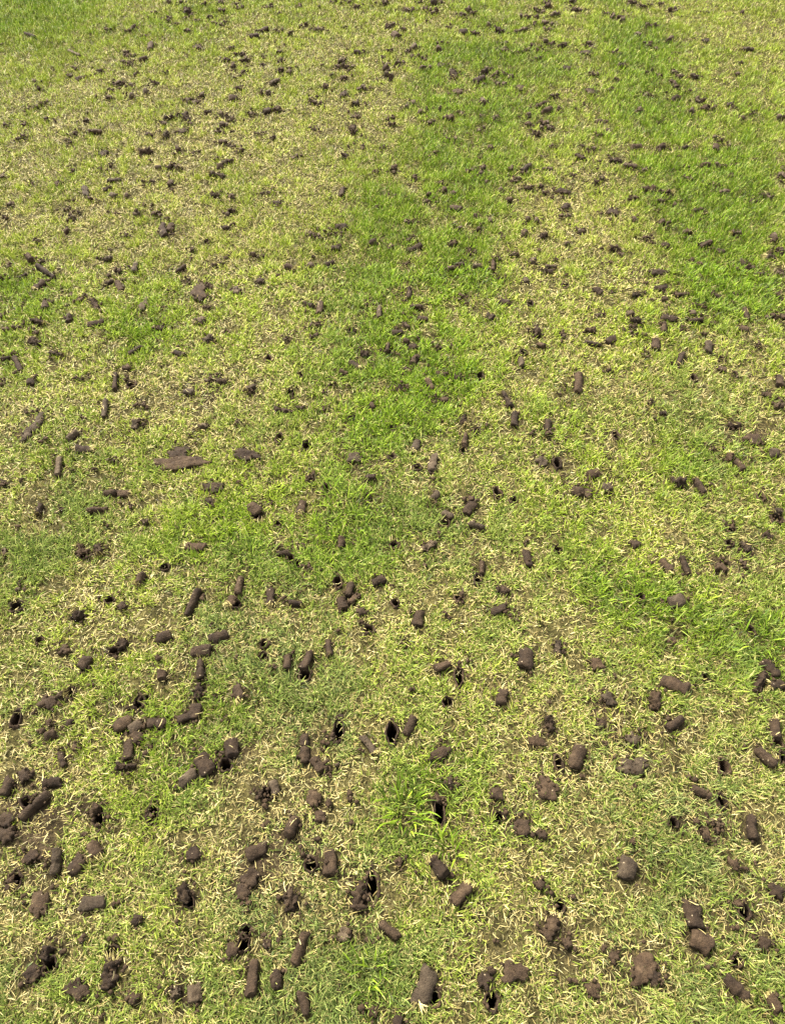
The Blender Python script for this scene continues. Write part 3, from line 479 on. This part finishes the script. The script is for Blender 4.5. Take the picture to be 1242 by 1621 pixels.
TENS = ['', 'ten', 'twenty', 'thirty', 'forty', 'fifty', 'sixty', 'seventy', 'eighty', 'ninety']
ONES = ['zero', 'one', 'two', 'three', 'four', 'five', 'six', 'seven', 'eight', 'nine', 'ten', 'eleven', 'twelve', 'thirteen', 'fourteen', 'fifteen', 'sixteen', 'seventeen', 'eighteen', 'nineteen']
def num(n):
    n = max(0, min(99, int(n)))
    return ONES[n] if n < 20 else TENS[n // 10] + ('' if n % 10 == 0 else '-' + ONES[n % 10])
OWN_LABELS = {
    (282, 728): 'large torn flat brown clod, the widest on the lawn, left of the centre', (281, 714): 'upper flap of the widest torn brown clod',
    (672, 1563): 'big straw-tipped plug lying against a deep black hole near the lower edge', (1097, 1448): 'upper of two thick plugs joined in a bend at lower right, straw-topped',
    (1110, 1491): 'lower of two thick plugs joined in a bend at lower right, smooth', (173, 1542): 'crumbly double plug in a dark slot near the lower left corner',
    (399, 1549): 'long upright smooth plug near the lower edge, leftmost of a close pair', (440, 1549): 'short upright plug with straw top, right of a longer upright plug',
    (475, 1501): 'long plug leaning right above the close upright pair near the lower edge', (1166, 1564): 'slanted plug with straw lower end near the lower right corner',
    (1225, 1587): 'plug with pale straw top in the lower right corner', (569, 1421): 'crumbly fibrous plug left of the longest black slit',
    (54, 1274): 'longest plug at the left edge, slanting up to the right', (1019, 1537): 'broad crumbled soil smear at lower right, grass growing through',
    (992, 1376): 'smooth oval plug standing alone in grass at lower right', (693, 1375): 'slanted dark plug with straw cap, below the tall green tuft',
    (729, 1416): 'plug leaning right with straw cap at its upper end, below another straw-capped plug', (1068, 1083): 'long smooth plug slanting down right, below a small round hole',
    (913, 1199): 'large smooth plug leaning right beside a narrow black slit', (522, 1364): 'upright smooth plug just right of a small ragged hole',
    (461, 1308): 'dark plug above the crumbly pair, right of the plug split by a hole', (323, 1209): 'wide plug left of a hole, end to end with a slanted plug',
    (290, 1416): 'crumbled plug sunk in its own hole, right of the lone smooth plug', (146, 1427): 'lone smooth plug lying crosswise among straw at lower left',
    (72, 1507): 'crumbly plug on the upper rim of a hole near the lower left corner', (1191, 1309): 'upright plug above straw near the right edge',
    (1212, 1197): 'slanted plug wedged against a hole at the right edge', (872, 1466): 'streaked crumbly plug with a thin dark slit above it',
    (460, 1425): 'crumbly straw-covered plug, nearly hidden in grass, lower left of centre', (617, 1473): 'smooth plug slanting down right in the middle of the lower edge',
    (9, 1244): 'plug cut off by the left edge, leaning right', (366, 1182): 'crumbled straw-topped plug right above a black hole, left of centre',
    (865, 1248): 'wide mud smear pressed into the grass below a narrow slit', (308, 1572): 'right one of two broken plugs at the lower left edge',
    (278, 1569): 'left crumbly one of two broken plugs at the lower left edge', (832, 1042): 'upright thick plug standing alone right of centre',
    (482, 1587): 'dark plug with ragged upper end at the lower edge', (192, 1142): 'largest plug of the broken cluster left of centre',
    (119, 1367): 'middle one of three plugs side by side at lower left', (87, 1361): 'left pale upright one of three plugs side by side at lower left',
    (148, 1343): 'right one of three plugs side by side at lower left, straw-tipped', (406, 1346): 'angular wedge-shaped plug in straw at lower left of centre',
    (391, 716): 'flat dark clod right of the widest torn clod', (1221, 1056): 'top plug of the heap of three at the right edge',
    (1206, 1076): 'crumbly left plug of the heap of three at the right edge', (1231, 1083): 'straw-capped right plug of the heap of three at the right edge',
    (296, 1230): 'slanted plug touching a wide plug left of a hole', (303, 948): 'long plug leaning right with straw top and dark lower end',
    (316, 1026): 'crosswise plug at the top of the bent chain of plugs', (345, 1003): 'crosswise plug above and right of the bent chain of plugs',
    (315, 1056): 'second plug of the bent chain, straw on its upper end', (313, 1091): 'crumbly third plug of the bent chain', (306, 1123): 'fourth plug of the bent chain, leaning right',
    (294, 1130): 'last plug of the bent chain, nearly crosswise', (1068, 1145): 'short plug leaning right, alone between two pale worn patches',
    (484, 1043): 'straw-topped plug lying above a deep black hole near the centre', (869, 1146): 'crumbly plug above a pale smear, right of centre',
    (1227, 1152): 'straw-topped upright plug above a small hole at the right edge', (1071, 950): 'flat dark plug with ragged outline right of the low green tuft',
    (1074, 760): 'fibrous crumbly clump beside a straw-topped plug on the right', (1108, 768): 'straw-topped slanted plug right of the fibrous crumbly clump',
    (197, 1210): 'crumbled crosswise plug under the ribbed upright plug', (200, 1183): 'ribbed upright plug with straw top, below the broken cluster',
    (305, 1351): 'small round plug seen end-on with a pale straw fleck', (1036, 1107): 'crumbly upright plug just left of and below the long slanted plug',
    (795, 1102): 'straw-topped plug leaning right with a dark lower side, right of two holes', (1111, 1252): 'long thin plug slanting down right, left of an oval hole',
    (213, 1147): 'middle plug of the broken cluster left of centre', (246, 1141): 'right crosswise plug of the broken cluster left of centre',
    (121, 969): 'rough square-looking plug right of a shallow brown hole', (649, 1149): 'thin plug leaning right with straw top, right of a long black hole',
    (701, 1052): 'crosswise plug with straw end just left of a black slot', (256, 1003): 'oval plug left of the bent chain, leaning right',
    (376, 1093): 'upright plug with straw lower end right of the bent chain', (307, 860): 'pale-ended crosswise plug left of the bluish grass tuft',
    (153, 802): 'long crosswise plug under a pair of plugs lying end to end', (482, 1194): 'middle piece of a plug broken in three, near centre',
    (481, 1170): 'top piece of a plug broken in three, near centre', (504, 1209): 'slanted lowest piece of a plug broken in three, near centre',
    (434, 1246): 'straw-ended plug on the right rim of a narrow hole', (131, 1045): 'plug leaning right with a dark shadow gap, upper left of the broken cluster',
    (402, 801): 'round plug directly above a small black hole, left of centre', (916, 605): 'largest upright plug of the right middle ground, straight-sided',
    (377, 922): 'long upright plug leaning right, below the bluish grass tuft', (1085, 893): 'right one of two parallel slanted plugs', (1055, 894): 'left one of two parallel slanted plugs',
    (553, 930): 'upper plug of a tight group of three beside a hole', (542, 952): 'lower left plug of a tight group of three beside a hole', (560, 945): 'right plug of a tight group of three beside a hole',
    (584, 1178): 'thin slanted straw-ended plug left of a long black hole', (662, 978): 'short dark upright plug near the middle of the photo',
    (427, 939): 'upright straw-ended plug right of the longest leaning plug', (91, 735): 'thin upright plug near the left edge in yellow-green grass',
    (685, 732): 'thin upright dark plug with a small hole at its foot', (753, 829): 'pale crosswise plug below a plug pair, right of centre',
    (173, 777): 'left one of two plugs lying end to end', (194, 777): 'right one of two plugs lying end to end', 
    (804, 631): 'straw-topped plug slanting down right, upper one of two in line', (814, 661): 'straw-topped upright plug, lower one of two in line',
    (868, 422): 'rear one of two plugs lying side by side', (867, 429): 'front smooth one of two plugs lying side by side',
    (72, 429): 'long slanted plug of the cluster near the left edge', (1178, 517): 'smooth pale grey pebble-like lump near the right edge',
}
used_labels = {}
def describe(p):
    best = min(OWN_LABELS, key=lambda k: (k[0] - p['cx']) ** 2 + (k[1] - p['cy']) ** 2) if OWN_LABELS else None
    if best and math.hypot(best[0] - p['cx'], best[1] - p['cy']) < 9 and best not in used_labels:
        used_labels[best] = 1; return OWN_LABELS[best]
    flat = 'm' in p['f']; ratio = (p['B'] - p['A']).length / (2 * p['r'])
    if flat: look = ('pale ' if 'p' in p['f'] else '') + 'flattened soil smear'
    elif 'g' in p['f']: look = 'smooth grey plug'
    elif 'c' in p['f']: look = ('long ' if ratio > 1.1 else '') + 'crumbly soil plug'
    else: look = ('long ' if ratio > 1.9 else 'short ' if ratio > 0.9 else 'stubby ') + ('pale ' if 'p' in p['f'] else '') + 'soil plug'
    if 't' in p['f0'].lower(): look += ' with straw end'
    return f"{look}, {num(round(100 * p['cx'] / PW))} percent across and {num(round(100 * p['cy'] / PH))} percent down"

things = [p for p in plugs if 'm' not in p['f']]
things.sort(key=lambda p: -p['area'])
big, small = things[:300], things[300:]
clods = [p for p in plugs if 'm' in p['f']]
taken = set()
def unique(lb, p):
    if lb.lower() in taken:
        lb = lb.replace('soil plug', 'dark soil plug').replace('flattened soil', 'flattened brown soil')
    while lb.lower() in taken: lb = 'another ' + lb
    taken.add(lb.lower()); return lb
for i, p in enumerate(big):
    d = p['B'] - p['A']; ln = max(d.length, 0.8 * p['r']); r = p['r']
    kind = 'c' if 'c' in p['f'] else 'n'
    vv, ff = core_shape(r, ln if not p['single'] else max(ln, 1.5 * r), kind, i + 1.37)
    m = M_GREY if 'g' in p['f'] else M_PALE if ('p' in p['f'] or (kind == 'c' and i % 4 == 0) or i % 9 == 0) else M_PLUG
    if kind == 'c' and 't' not in p['f'].lower() and i % 2 == 0: p['f'] += random.choice('tT')
    if 't' in p['f'].lower():
        o = bpy.data.objects.new('soil_plug', None); o.empty_display_size = 0.01; scene.collection.objects.link(o)
        mesh_obj('core', vv, ff, m, o)
    else: o = mesh_obj('soil_plug', vv, ff, m)
    rest = 0.14 if kind == 'c' else 0.25
    o.location = (p['c'].x, p['c'].y, ground_z(p['c'].x, p['c'].y) + r * rest + 0.003)
    o.rotation_euler = (random.uniform(-3, 3), random.uniform(-0.10, 0.10), math.atan2(d.y, d.x))
    tag(o, unique(describe(p), p), 'soil plug', 'soil plugs scattered over the lawn')
    L_ = ln if not p['single'] else max(ln, 1.5 * r)
    if 't' in p['f']: turf_cap(r, L_ / 2, 1, o, i)
    if 'T' in p['f']: turf_cap(r, -L_ / 2, -1, o, i)
for i, p in enumerate(clods):
    d = p['B'] - p['A']; rx = max(d.length / 2 + p['r'] * 0.45, p['r']) * 1.2
    vv, ff = clod_shape(rx, p['r'] * 1.15, 0.006 if p['area'] > 1800 else 0.005, i * 1.91 + 4)
    o = mesh_obj('soil_clod', vv, ff, M_PALE if 'p' in p['f'] else M_PLUG)
    o.location = (p['c'].x, p['c'].y, ground_z(p['c'].x, p['c'].y) + 0.005); o.rotation_euler = (0, 0, math.atan2(d.y, d.x))
    tag(o, unique(describe(p), p), 'soil clod', 'soil pressed flat on the lawn')
# the small far lumps and the crumbs round every plug, too many and too small to pick apart
cv_, cf_, cm_ = [], [], []
def add_lump(center, r, ln, yaw, seed, kind, nseg):
    vv, ff = core_shape(r, ln, kind, seed, nseg); M = Matrix.Translation(center) @ Matrix.Rotation(yaw, 4, 'Z') @ Matrix.Rotation(seed * 2.3, 4, 'X')
    b = len(cv_); cv_.extend(M @ v for v in vv); cf_.extend(tuple(b + k for k in f) for f in ff); cm_.extend([int(seed * 7.3) % 2] * len(ff))
def add_crumb(c, r):
    b = len(cv_)
    for q in ((1, 0, 0), (-1, 0, 0), (0, 1, 0), (0, -1, 0), (0, 0, 1), (0, 0, -1)):
        cv_.append(Vector(c) + Vector(q) * r * random.uniform(0.6, 1.3))
    cf_.extend((b + i, b + j, b + k) for i, j, k in ((0, 2, 4), (2, 1, 4), (1, 3, 4), (3, 0, 4), (2, 0, 5), (1, 2, 5), (3, 1, 5), (0, 3, 5))); cm_.extend([b % 2] * 8)
for i, p in enumerate(small):
    d = p['B'] - p['A']; r = p['r'] * 1.15; c = Vector((p['c'].x, p['c'].y, ground_z(p['c'].x, p['c'].y) + r * 0.42 + 0.003))
    if 'c' in p['f']:
        for q in range(3):
            off = Vector((random.gauss(0, .75), random.gauss(0, .55), random.uniform(-.2, .25))) * r
            add_lump(c + off, r * random.uniform(.45, .78), r * random.uniform(.7, 1.4), random.uniform(0, 6), i * 3 + q + 500.5, 'c', 7)
    else: add_lump(c, r, max(d.length, 1.2 * r), math.atan2(d.y, d.x), i + 500.5, 'n', 9)
for i, p in enumerate(plugs):                      # broken bits between the far plugs
    for q in range(2 if p['c'].y > 1.7 else 1):
        x, y = p['c'].x + random.gauss(0, 2.6) * p['r'], p['c'].y + random.gauss(0, 3.2) * p['r']; rr = random.uniform(.0035, .0075)
        for h in range(3): add_crumb((x + random.gauss(0, .5) * rr, y + random.gauss(0, .5) * rr, ground_z(x, y) + .005 + random.uniform(0, .4) * rr), rr * random.uniform(.5, .95))
for p in plugs:
    for k in range(int(3 + 30 * p['r'] / 0.012 * (0.40 if 'c' in p['f'] or 'm' in p['f'] else 0.12))):
        an = random.uniform(0, 6.283); q = p['A'].lerp(p['B'], random.random()); rr = p['r'] * random.uniform(0.7, 2.1)
        x, y = q.x + rr * math.cos(an), q.y + rr * math.sin(an)
        add_crumb((x, y, ground_z(x, y) + random.uniform(.004, .012)), random.choice((.0012, .0018, .0026, .0040)) * random.uniform(.7, 1.2))
crumbs = mesh_obj('soil_crumbs', cv_, cf_, [M_PLUG, M_PALE]); crumbs.data.polygons.foreach_set('material_index', cm_)
tag(crumbs, 'small crumbs and far lumps of brown soil strewn over the grass', 'soil crumbs', None, 'stuff')

# ------------------------------------------------------------------ grass
def blobs(xy, table):
    out = np.zeros(len(xy))
    for px, py, rx, ry, a in table:
        c = at(px, py); sx = rx / FPX * depth(px, py); sy = abs((at(px, py - ry) - at(px, py + ry)).y) / 2
        out += a * np.exp(-0.5 * (((xy[:, 0] - c.x) / (sx * .8)) ** 2 + ((xy[:, 1] - c.y) / (sy * .8)) ** 2))
    return out
BX0, BX1, BY0, BY1 = -3.4, 3.4, -0.8, 5.6
class Field:
    """a smooth noise over the lawn, read at many points at once"""
    def __init__(s, cell, func):
        s.c = cell; s.nx = int((BX1 - BX0) / cell) + 2; s.ny = int((BY1 - BY0) / cell) + 2
        s.g = np.array([[func(BX0 + i * cell, BY0 + j * cell) for i in range(s.nx)] for j in range(s.ny)])
    def __call__(s, xy):
        fx = (xy[:, 0] - BX0) / s.c; fy = (xy[:, 1] - BY0) / s.c
        i = np.clip(fx.astype(int), 0, s.nx - 2); j = np.clip(fy.astype(int), 0, s.ny - 2); a = fx - i; b = fy - j
        g = s.g
        return (g[j, i] * (1 - a) + g[j, i + 1] * a) * (1 - b) + (g[j + 1, i] * (1 - a) + g[j + 1, i + 1] * a) * b
def nfield(cell, f, s): return Field(cell, lambda x, y: noise.noise((x * f, y * f, s)))
F_Z = Field(0.03, ground_z)
F_COOL = nfield(.05, 3.4, 21.0)
F_LO, F_MID, F_HI, F_TUFT = nfield(.1, 1.6, 1.1), nfield(.04, 6.0, 5.3), nfield(.02, 20.0, 8.8), nfield(.014, 42.0, 3.3)

def to_photo(xy):
    dz = -CAM_H; zc = xy[:, 1] * CF.y + dz * CF.z; v = (xy[:, 1] * CU.y + dz * CU.z) / zc
    return PW / 2 + FPX * xy[:, 0] / zc, PH / 2 - FPX * v, zc
def in_view(xy, m=50):
    px, py, zc = to_photo(xy); return (zc > 0) & (px > -m) & (px < PW + m) & (py > -m) & (py < PH + m)
def sample(near, far, beside):
    """random points, per square metre: at the feet, at the far end, and beside the part in view"""
    top = max(near, far, beside); n = int(top * (BX1 - BX0) * (BY1 - BY0))
    xy = np.stack([rng.uniform(BX0, BX1, n), rng.uniform(BY0, BY1, n)], 1)
    t = np.clip((xy[:, 1] - 0.3) / 2.7, 0, 1) ** 0.55; dens = near + (far - near) * t
    beyond = (np.abs(xy[:, 0]) > 0.58 + 0.34 * np.clip(xy[:, 1], 0, 9) + 0.9) | (xy[:, 1] > 5.1)
    dens = np.where(in_view(xy), dens, np.where(beyond, beside * .12, beside))
    return xy[rng.random(n) < dens / top]
def clearance(xy, hole_grow=1.0):
    """distance to the nearest plug and to the nearest smear, in their radii, and whether the point lies in a hole"""
    dp, dm = np.full(len(xy), 9.0), np.full(len(xy), 9.0); inh = np.zeros(len(xy), bool)
    order = np.argsort(xy[:, 1]); ys = xy[order, 1]
    def band(y, h): return order[np.searchsorted(ys, y - h):np.searchsorted(ys, y + h)]
    for p in plugs:
        A, B = np.array(p['A'][:2]), np.array(p['B'][:2]); ab = B - A; ln = math.sqrt(ab @ ab) + 1e-9; reach = ln / 2 + 2.5 * p['r']
        sel = band(p['c'].y, reach); sel = sel[np.abs(xy[sel, 0] - p['c'].x) < reach]
        if not len(sel): continue
        inset = min(0.45, 0.75 * p['r'] / ln)
        q = xy[sel]; t = np.clip(((q - A) @ ab) / (ln * ln), inset, 1 - inset)
        ds = np.hypot(*(q - (A + t[:, None] * ab)).T) / p['r']
        tgt = dm if 'm' in p['f'] else dp
        tgt[sel] = np.minimum(tgt[sel], ds)
    for cx, cy, a, b in hole_w:
        sel = band(cy, b * 1.5)
        hit = ((xy[sel, 0] - cx) / (a * hole_grow)) ** 2 + ((xy[sel, 1] - cy) / (b * hole_grow)) ** 2 < 1
        inh[sel[hit]] = True
    return dp, dm, inh
TS = np.array([0, .36, .70, 1.0])
def blade_points(xy, z, az, l0, l1, L, w, twist, sway, ts, ws):
    n = len(xy); P = np.stack([xy[:, 0], xy[:, 1], z], 1); m = 2 * len(ts) - 1; V = np.zeros((n, m, 3)); tt = np.zeros((n, m)); k = 0
    for q, t in enumerate(ts):
        lean = l0 + (l1 - l0) * (t if len(ts) > 3 or ts[1] < .9 else .6); a = az + sway * t
        d = np.stack([np.sin(lean) * np.cos(a), np.sin(lean) * np.sin(a), np.cos(lean)], 1)
        if q: P = P + d * (L * (t - ts[q - 1]))[:, None]
        side = np.stack([-np.sin(a), np.cos(a), np.zeros(n)], 1); up = np.cross(d, side); tw = twist * (t - .3)
        sd = side * np.cos(tw)[:, None] + up * np.sin(tw)[:, None]
        hw = (0.5 * w * ws[q])[:, None]
        if q < len(ts) - 1: V[:, k] = P + sd * hw; V[:, k + 1] = P - sd * hw; tt[:, k:k + 2] = t; k += 2
        else: V[:, k] = P; tt[:, k] = t
    V[:, :, 2] = np.maximum(V[:, :, 2], (z + 0.0005)[:, None])
    return V, tt
FAR_Y, FAR_Y2 = 0.62, 1.9
def blade_mesh(name, xy, z, az, l0, l1, L, w, twist, sway, attrs, material):
    """all blades in one mesh: three segments each near the camera, two farther off"""
    co, lp, ls, tl, at_l, base, lbase = [], [], [], [], {k: [] for k in attrs}, 0, 0
    near = (xy[:, 1] < FAR_Y) & in_view(xy); far = ~near & ((xy[:, 1] > FAR_Y2) | ~in_view(xy)); midd = ~near & ~far
    for sel, ts, ws, pat, st in ((near, TS, (.78, 1, .78, 0), [0, 1, 3, 2, 2, 3, 5, 4, 4, 5, 6], [0, 4, 8]), (midd, np.array([0, .55, 1.0]), (.85, 1, 0), [0, 1, 3, 2, 2, 3, 4], [0, 4]),
                                 (far, np.array([0, 1.0, 1.001]), (1, .4, .4), [0, 1, 3, 2], [0])):
        V, tt = blade_points(xy[sel], z[sel], az[sel], l0[sel], l1[sel], L[sel], w[sel], twist[sel], sway[sel], ts, ws)
        n, m = tt.shape
        co.append(V.reshape(-1, 3)); tl.append(tt.ravel())
        lp.append((np.array(pat)[None] + m * np.arange(n)[:, None]).ravel() + base)
        ls.append((np.array(st)[None] + len(pat) * np.arange(n)[:, None]).ravel() + lbase)
        base += n * m; lbase += n * len(pat)
        for k, v in attrs.items(): at_l[k].append(np.repeat(v[sel], m))
    co, lp, ls = np.concatenate(co), np.concatenate(lp), np.concatenate(ls)
    me = bpy.data.meshes.new(name); me.vertices.add(len(co)); me.vertices.foreach_set('co', co.astype(np.float32).ravel())
    me.loops.add(len(lp)); me.loops.foreach_set('vertex_index', lp.astype(np.int32))
    me.polygons.add(len(ls)); me.polygons.foreach_set('loop_start', ls.astype(np.int32)); me.polygons.foreach_set('use_smooth', np.ones(len(ls), bool))
    me.update(calc_edges=True)
    at_l['along'] = tl
    for k, v in at_l.items():
        a_ = me.attributes.new(k, 'FLOAT', 'POINT'); a_.data.foreach_set('value', np.concatenate(v).astype(np.float32))
    me.materials.append(material)
    print(name, 'blades', len(xy), 'triangles', int(near.sum() * 5 + midd.sum() * 3 + far.sum() * 2))
    o = bpy.data.objects.new(name, me); scene.collection.objects.link(o); return o
def landing(xy, az, l0, l1, L, sway):
    """where the middle and the tip of each blade come to lie, seen from above"""
    P = xy.copy(); mid = None
    for q in (1, 2, 3):
        t = TS[q]; lean = l0 + (l1 - l0) * t; a = az + sway * t; s = L * (t - TS[q - 1]) * np.sin(lean)
        P = P + np.stack([np.cos(a) * s, np.sin(a) * s], 1)
        if q == 2: mid = P.copy()
    return mid, P

xy = sample(NEAR_D, FAR_D, BESIDE_D); n = len(xy)
tuft = F_TUFT(xy); xy = xy[rng.random(n) < np.clip(0.80 + (1.1 - .15 * np.clip(xy[:, 1], 0, 3)) * tuft + (.45 - .1 * np.clip(xy[:, 1], 0, 3)) * F_HI(xy), .15, 1)]
dp, dm, inh = clearance(xy, 1.08)
u = rng.random(len(xy)); xy = xy[~inh & (dp > 0.80) & ~((dm < 1.1) & (u < 0.76)) & ~(rng.random(len(xy)) < .45 * np.clip(blobs(xy, BARE) + .5 * F_HI(xy) * (blobs(xy, BARE) > .2), 0, 1))]; n = len(xy)
lo, md, hi, tf = F_LO(xy), F_MID(xy), F_HI(xy), F_TUFT(xy); brk = np.clip(.95 + .7 * md + .6 * hi, .25, 1.7); BL, BS = blobs(xy, LUSH) * brk, blobs(xy, STRAW) * np.clip(.95 - .9 * md, .2, 1.7)
lush = np.clip(LUSH0 - .05 * np.clip(xy[:, 1] - 1, 0, 3) + 0.85 * BL - 0.30 * BS + 0.18 * lo + 0.22 * md + 0.25 * hi + rng.normal(0, .12, n), 0, 1)
dead_p = np.clip(DEAD0 - .065 * np.clip(xy[:, 1] - .3, 0, 3.2) - 0.46 * BL + 0.12 * BS - 0.12 * lo - 0.20 * md - 0.48 * hi - 0.55 * tf, 0.04, 0.92)
cool = np.clip(.80 - .50 * np.clip(xy[:, 1], 0, 4) + .55 * F_COOL(xy) + .5 * hi + rng.normal(0, .1, n), 0, 1)
r1 = rng.random(n); dead = np.clip((dead_p - r1) * 6 + .5, 0, 1)
az = rng.uniform(0, 6.283, n) + 1.5 * tf
l0 = np.where(dead > .5, rng.uniform(.7, 1.5, n), rng.uniform(.05, .95, n)); l1 = l0 + np.where(dead > .5, rng.uniform(-.3, 1.1, n), rng.uniform(.1, .9, n))
L = rng.uniform(.007, .022, n) * np.clip(0.85 + 0.40 * lush + 0.2 * md + .35 * tf, .4, 1.6); L *= 1 + 0.25 * np.exp(-0.5 * (((xy[:, 0] + 1.65) / .5) ** 2 + ((xy[:, 1] - 3.9) / .45) ** 2))
w = rng.uniform(.0009, .0020, n) * np.clip(0.88 + 0.25 * xy[:, 1], .9, 1.9)
w *= np.where(dead > .5, np.clip(.62 + .2 * xy[:, 1], .62, 1.1), 1.0); L *= np.where(dead > .5, .92, 1.0); kn = np.where(dead > .5, np.clip(.92 + .08 * xy[:, 1], .9, 1.05), np.clip(.92 + .1 * xy[:, 1], .9, 1.05)); L *= kn; w *= np.sqrt(kn); twist, sway = rng.uniform(-1.5, 1.5, n), rng.uniform(-.7, .7, n)
dp, dm, _ = clearance(xy); L *= np.where(dp < 1.5, .8, 1.0) * np.where(dm < 1.0, .7, 1.0)
mid, tip = landing(xy, az, l0, l1, L, sway)
over = np.zeros(n, bool); uu = rng.random(n)
for q in (mid, tip):
    a_, b_, h_ = clearance(q, .95); over |= h_ & (uu < .78); over |= (a_ < .8) & (uu < .80)
s_ = ~over
grass = blade_mesh('grass', xy[s_], F_Z(xy[s_]) - .001, az[s_], l0[s_], l1[s_], L[s_], w[s_], twist[s_], sway[s_],
                   {'dead': dead[s_], 'lush': lush[s_], 'cool': cool[s_], 'rnd2': rng.random(s_.sum()), 'rnd3': np.clip(.5 + .95 * (rng.random(s_.sum()) - .5) + (.55 * tf[s_] + .45 * hi[s_]), 0, 1)}, M_BLADE)  # blades of thin clumps are toned down, gap shade put into their colour
tag(grass, 'short mown grass, patches of green among straw', 'grass', None, 'stuff')

xy = sample(NEAR_D * .018, FAR_D * .06, BESIDE_D * .08)
dp, dm, inh = clearance(xy, 1.1)
xy = xy[~inh & ((dp > 0.9) | (rng.random(len(xy)) < .22)) & (rng.random(len(xy)) < np.clip(.62 + .5 * blobs(xy, STRAW) - .5 * blobs(xy, LUSH) + .5 * F_HI(xy), .08, 1))]; n = len(xy)
dp, dm, _ = clearance(xy)
zz = F_Z(xy) + np.where(dp < .9, rng.uniform(.010, .020, n), rng.uniform(.001, .007, n))
straw = blade_mesh('dry_straw', xy, zz, rng.uniform(0, 6.283, n), rng.uniform(1.35, 1.65, n), rng.uniform(1.4, 1.8, n), rng.uniform(.008, .022, n) * np.clip(.8 + .1 * xy[:, 1], .8, 1), rng.uniform(.0008, .0014, n),
                   rng.uniform(-1, 1, n), rng.uniform(-.9, .9, n), {'dead': np.ones(n), 'lush': np.zeros(n), 'cool': np.zeros(n), 'rnd2': rng.uniform(.05, .85, n), 'rnd3': rng.random(n)}, M_BLADE)
tag(straw, 'loose dry straw lying among the grass', 'straw', None, 'stuff')

# the tall tufts that stand out of the mown lawn
TALL = [(640, 1285, 34, .055, 46, 'bright green tall grass tuft left of the long dark hole'),
        (545, 795, 40, .050, 44, 'wide green grass tuft above the plug crossed by a straw blade'),
        (1215, 1010, 40, .045, 46, 'lush dark green grass tuft above the heap of three plugs'),
        (585, 1545, 26, .045, 30, 'small bright green grass tuft near the lower edge, between two straw patches'),
        (1085, 985, 24, .040, 26, 'bluish green grass tuft between the flat plug and the slanted plug'),
        (945, 945, 36, .036, 30, 'low spreading green grass tuft left of the flat dark plug'),
        (395, 880, 36, .038, 34, 'bluish green grass tuft above the long upright plug'),
        (710, 1345, 22, .040, 22, 'loose green grass tuft right of the plug with straw end')]
for k, (px, py, rad, hh, nb, lb) in enumerate(TALL):
    rd = random.Random(900 + k); B = Blades(); c = at(px, py); sr = rad / FPX * depth(px, py)
    for q in range(nb):
        an = rd.uniform(0, 6.283); rr = sr * math.sqrt(rd.random())
        out = an + rd.gauss(0, .8)
        B.blade((rr * math.cos(an), rr * math.sin(an), -.002), out, rd.uniform(.1, .7), rd.uniform(.8, 1.7), hh * rd.uniform(.55, 1.05), rd.uniform(.0018, .0030), 1, rd.random(), 6, rd.uniform(-1.2, 1.2), rd.uniform(-.6, .6))
    o = B.build('grass_tuft', M_BLADE, None, 0.0, 0.6 if 'bluish' in lb else 0.15); o.location = (c.x, c.y, ground_z(c.x, c.y))
    tag(o, lb, 'grass tuft', 'tall tufts standing out of the lawn')
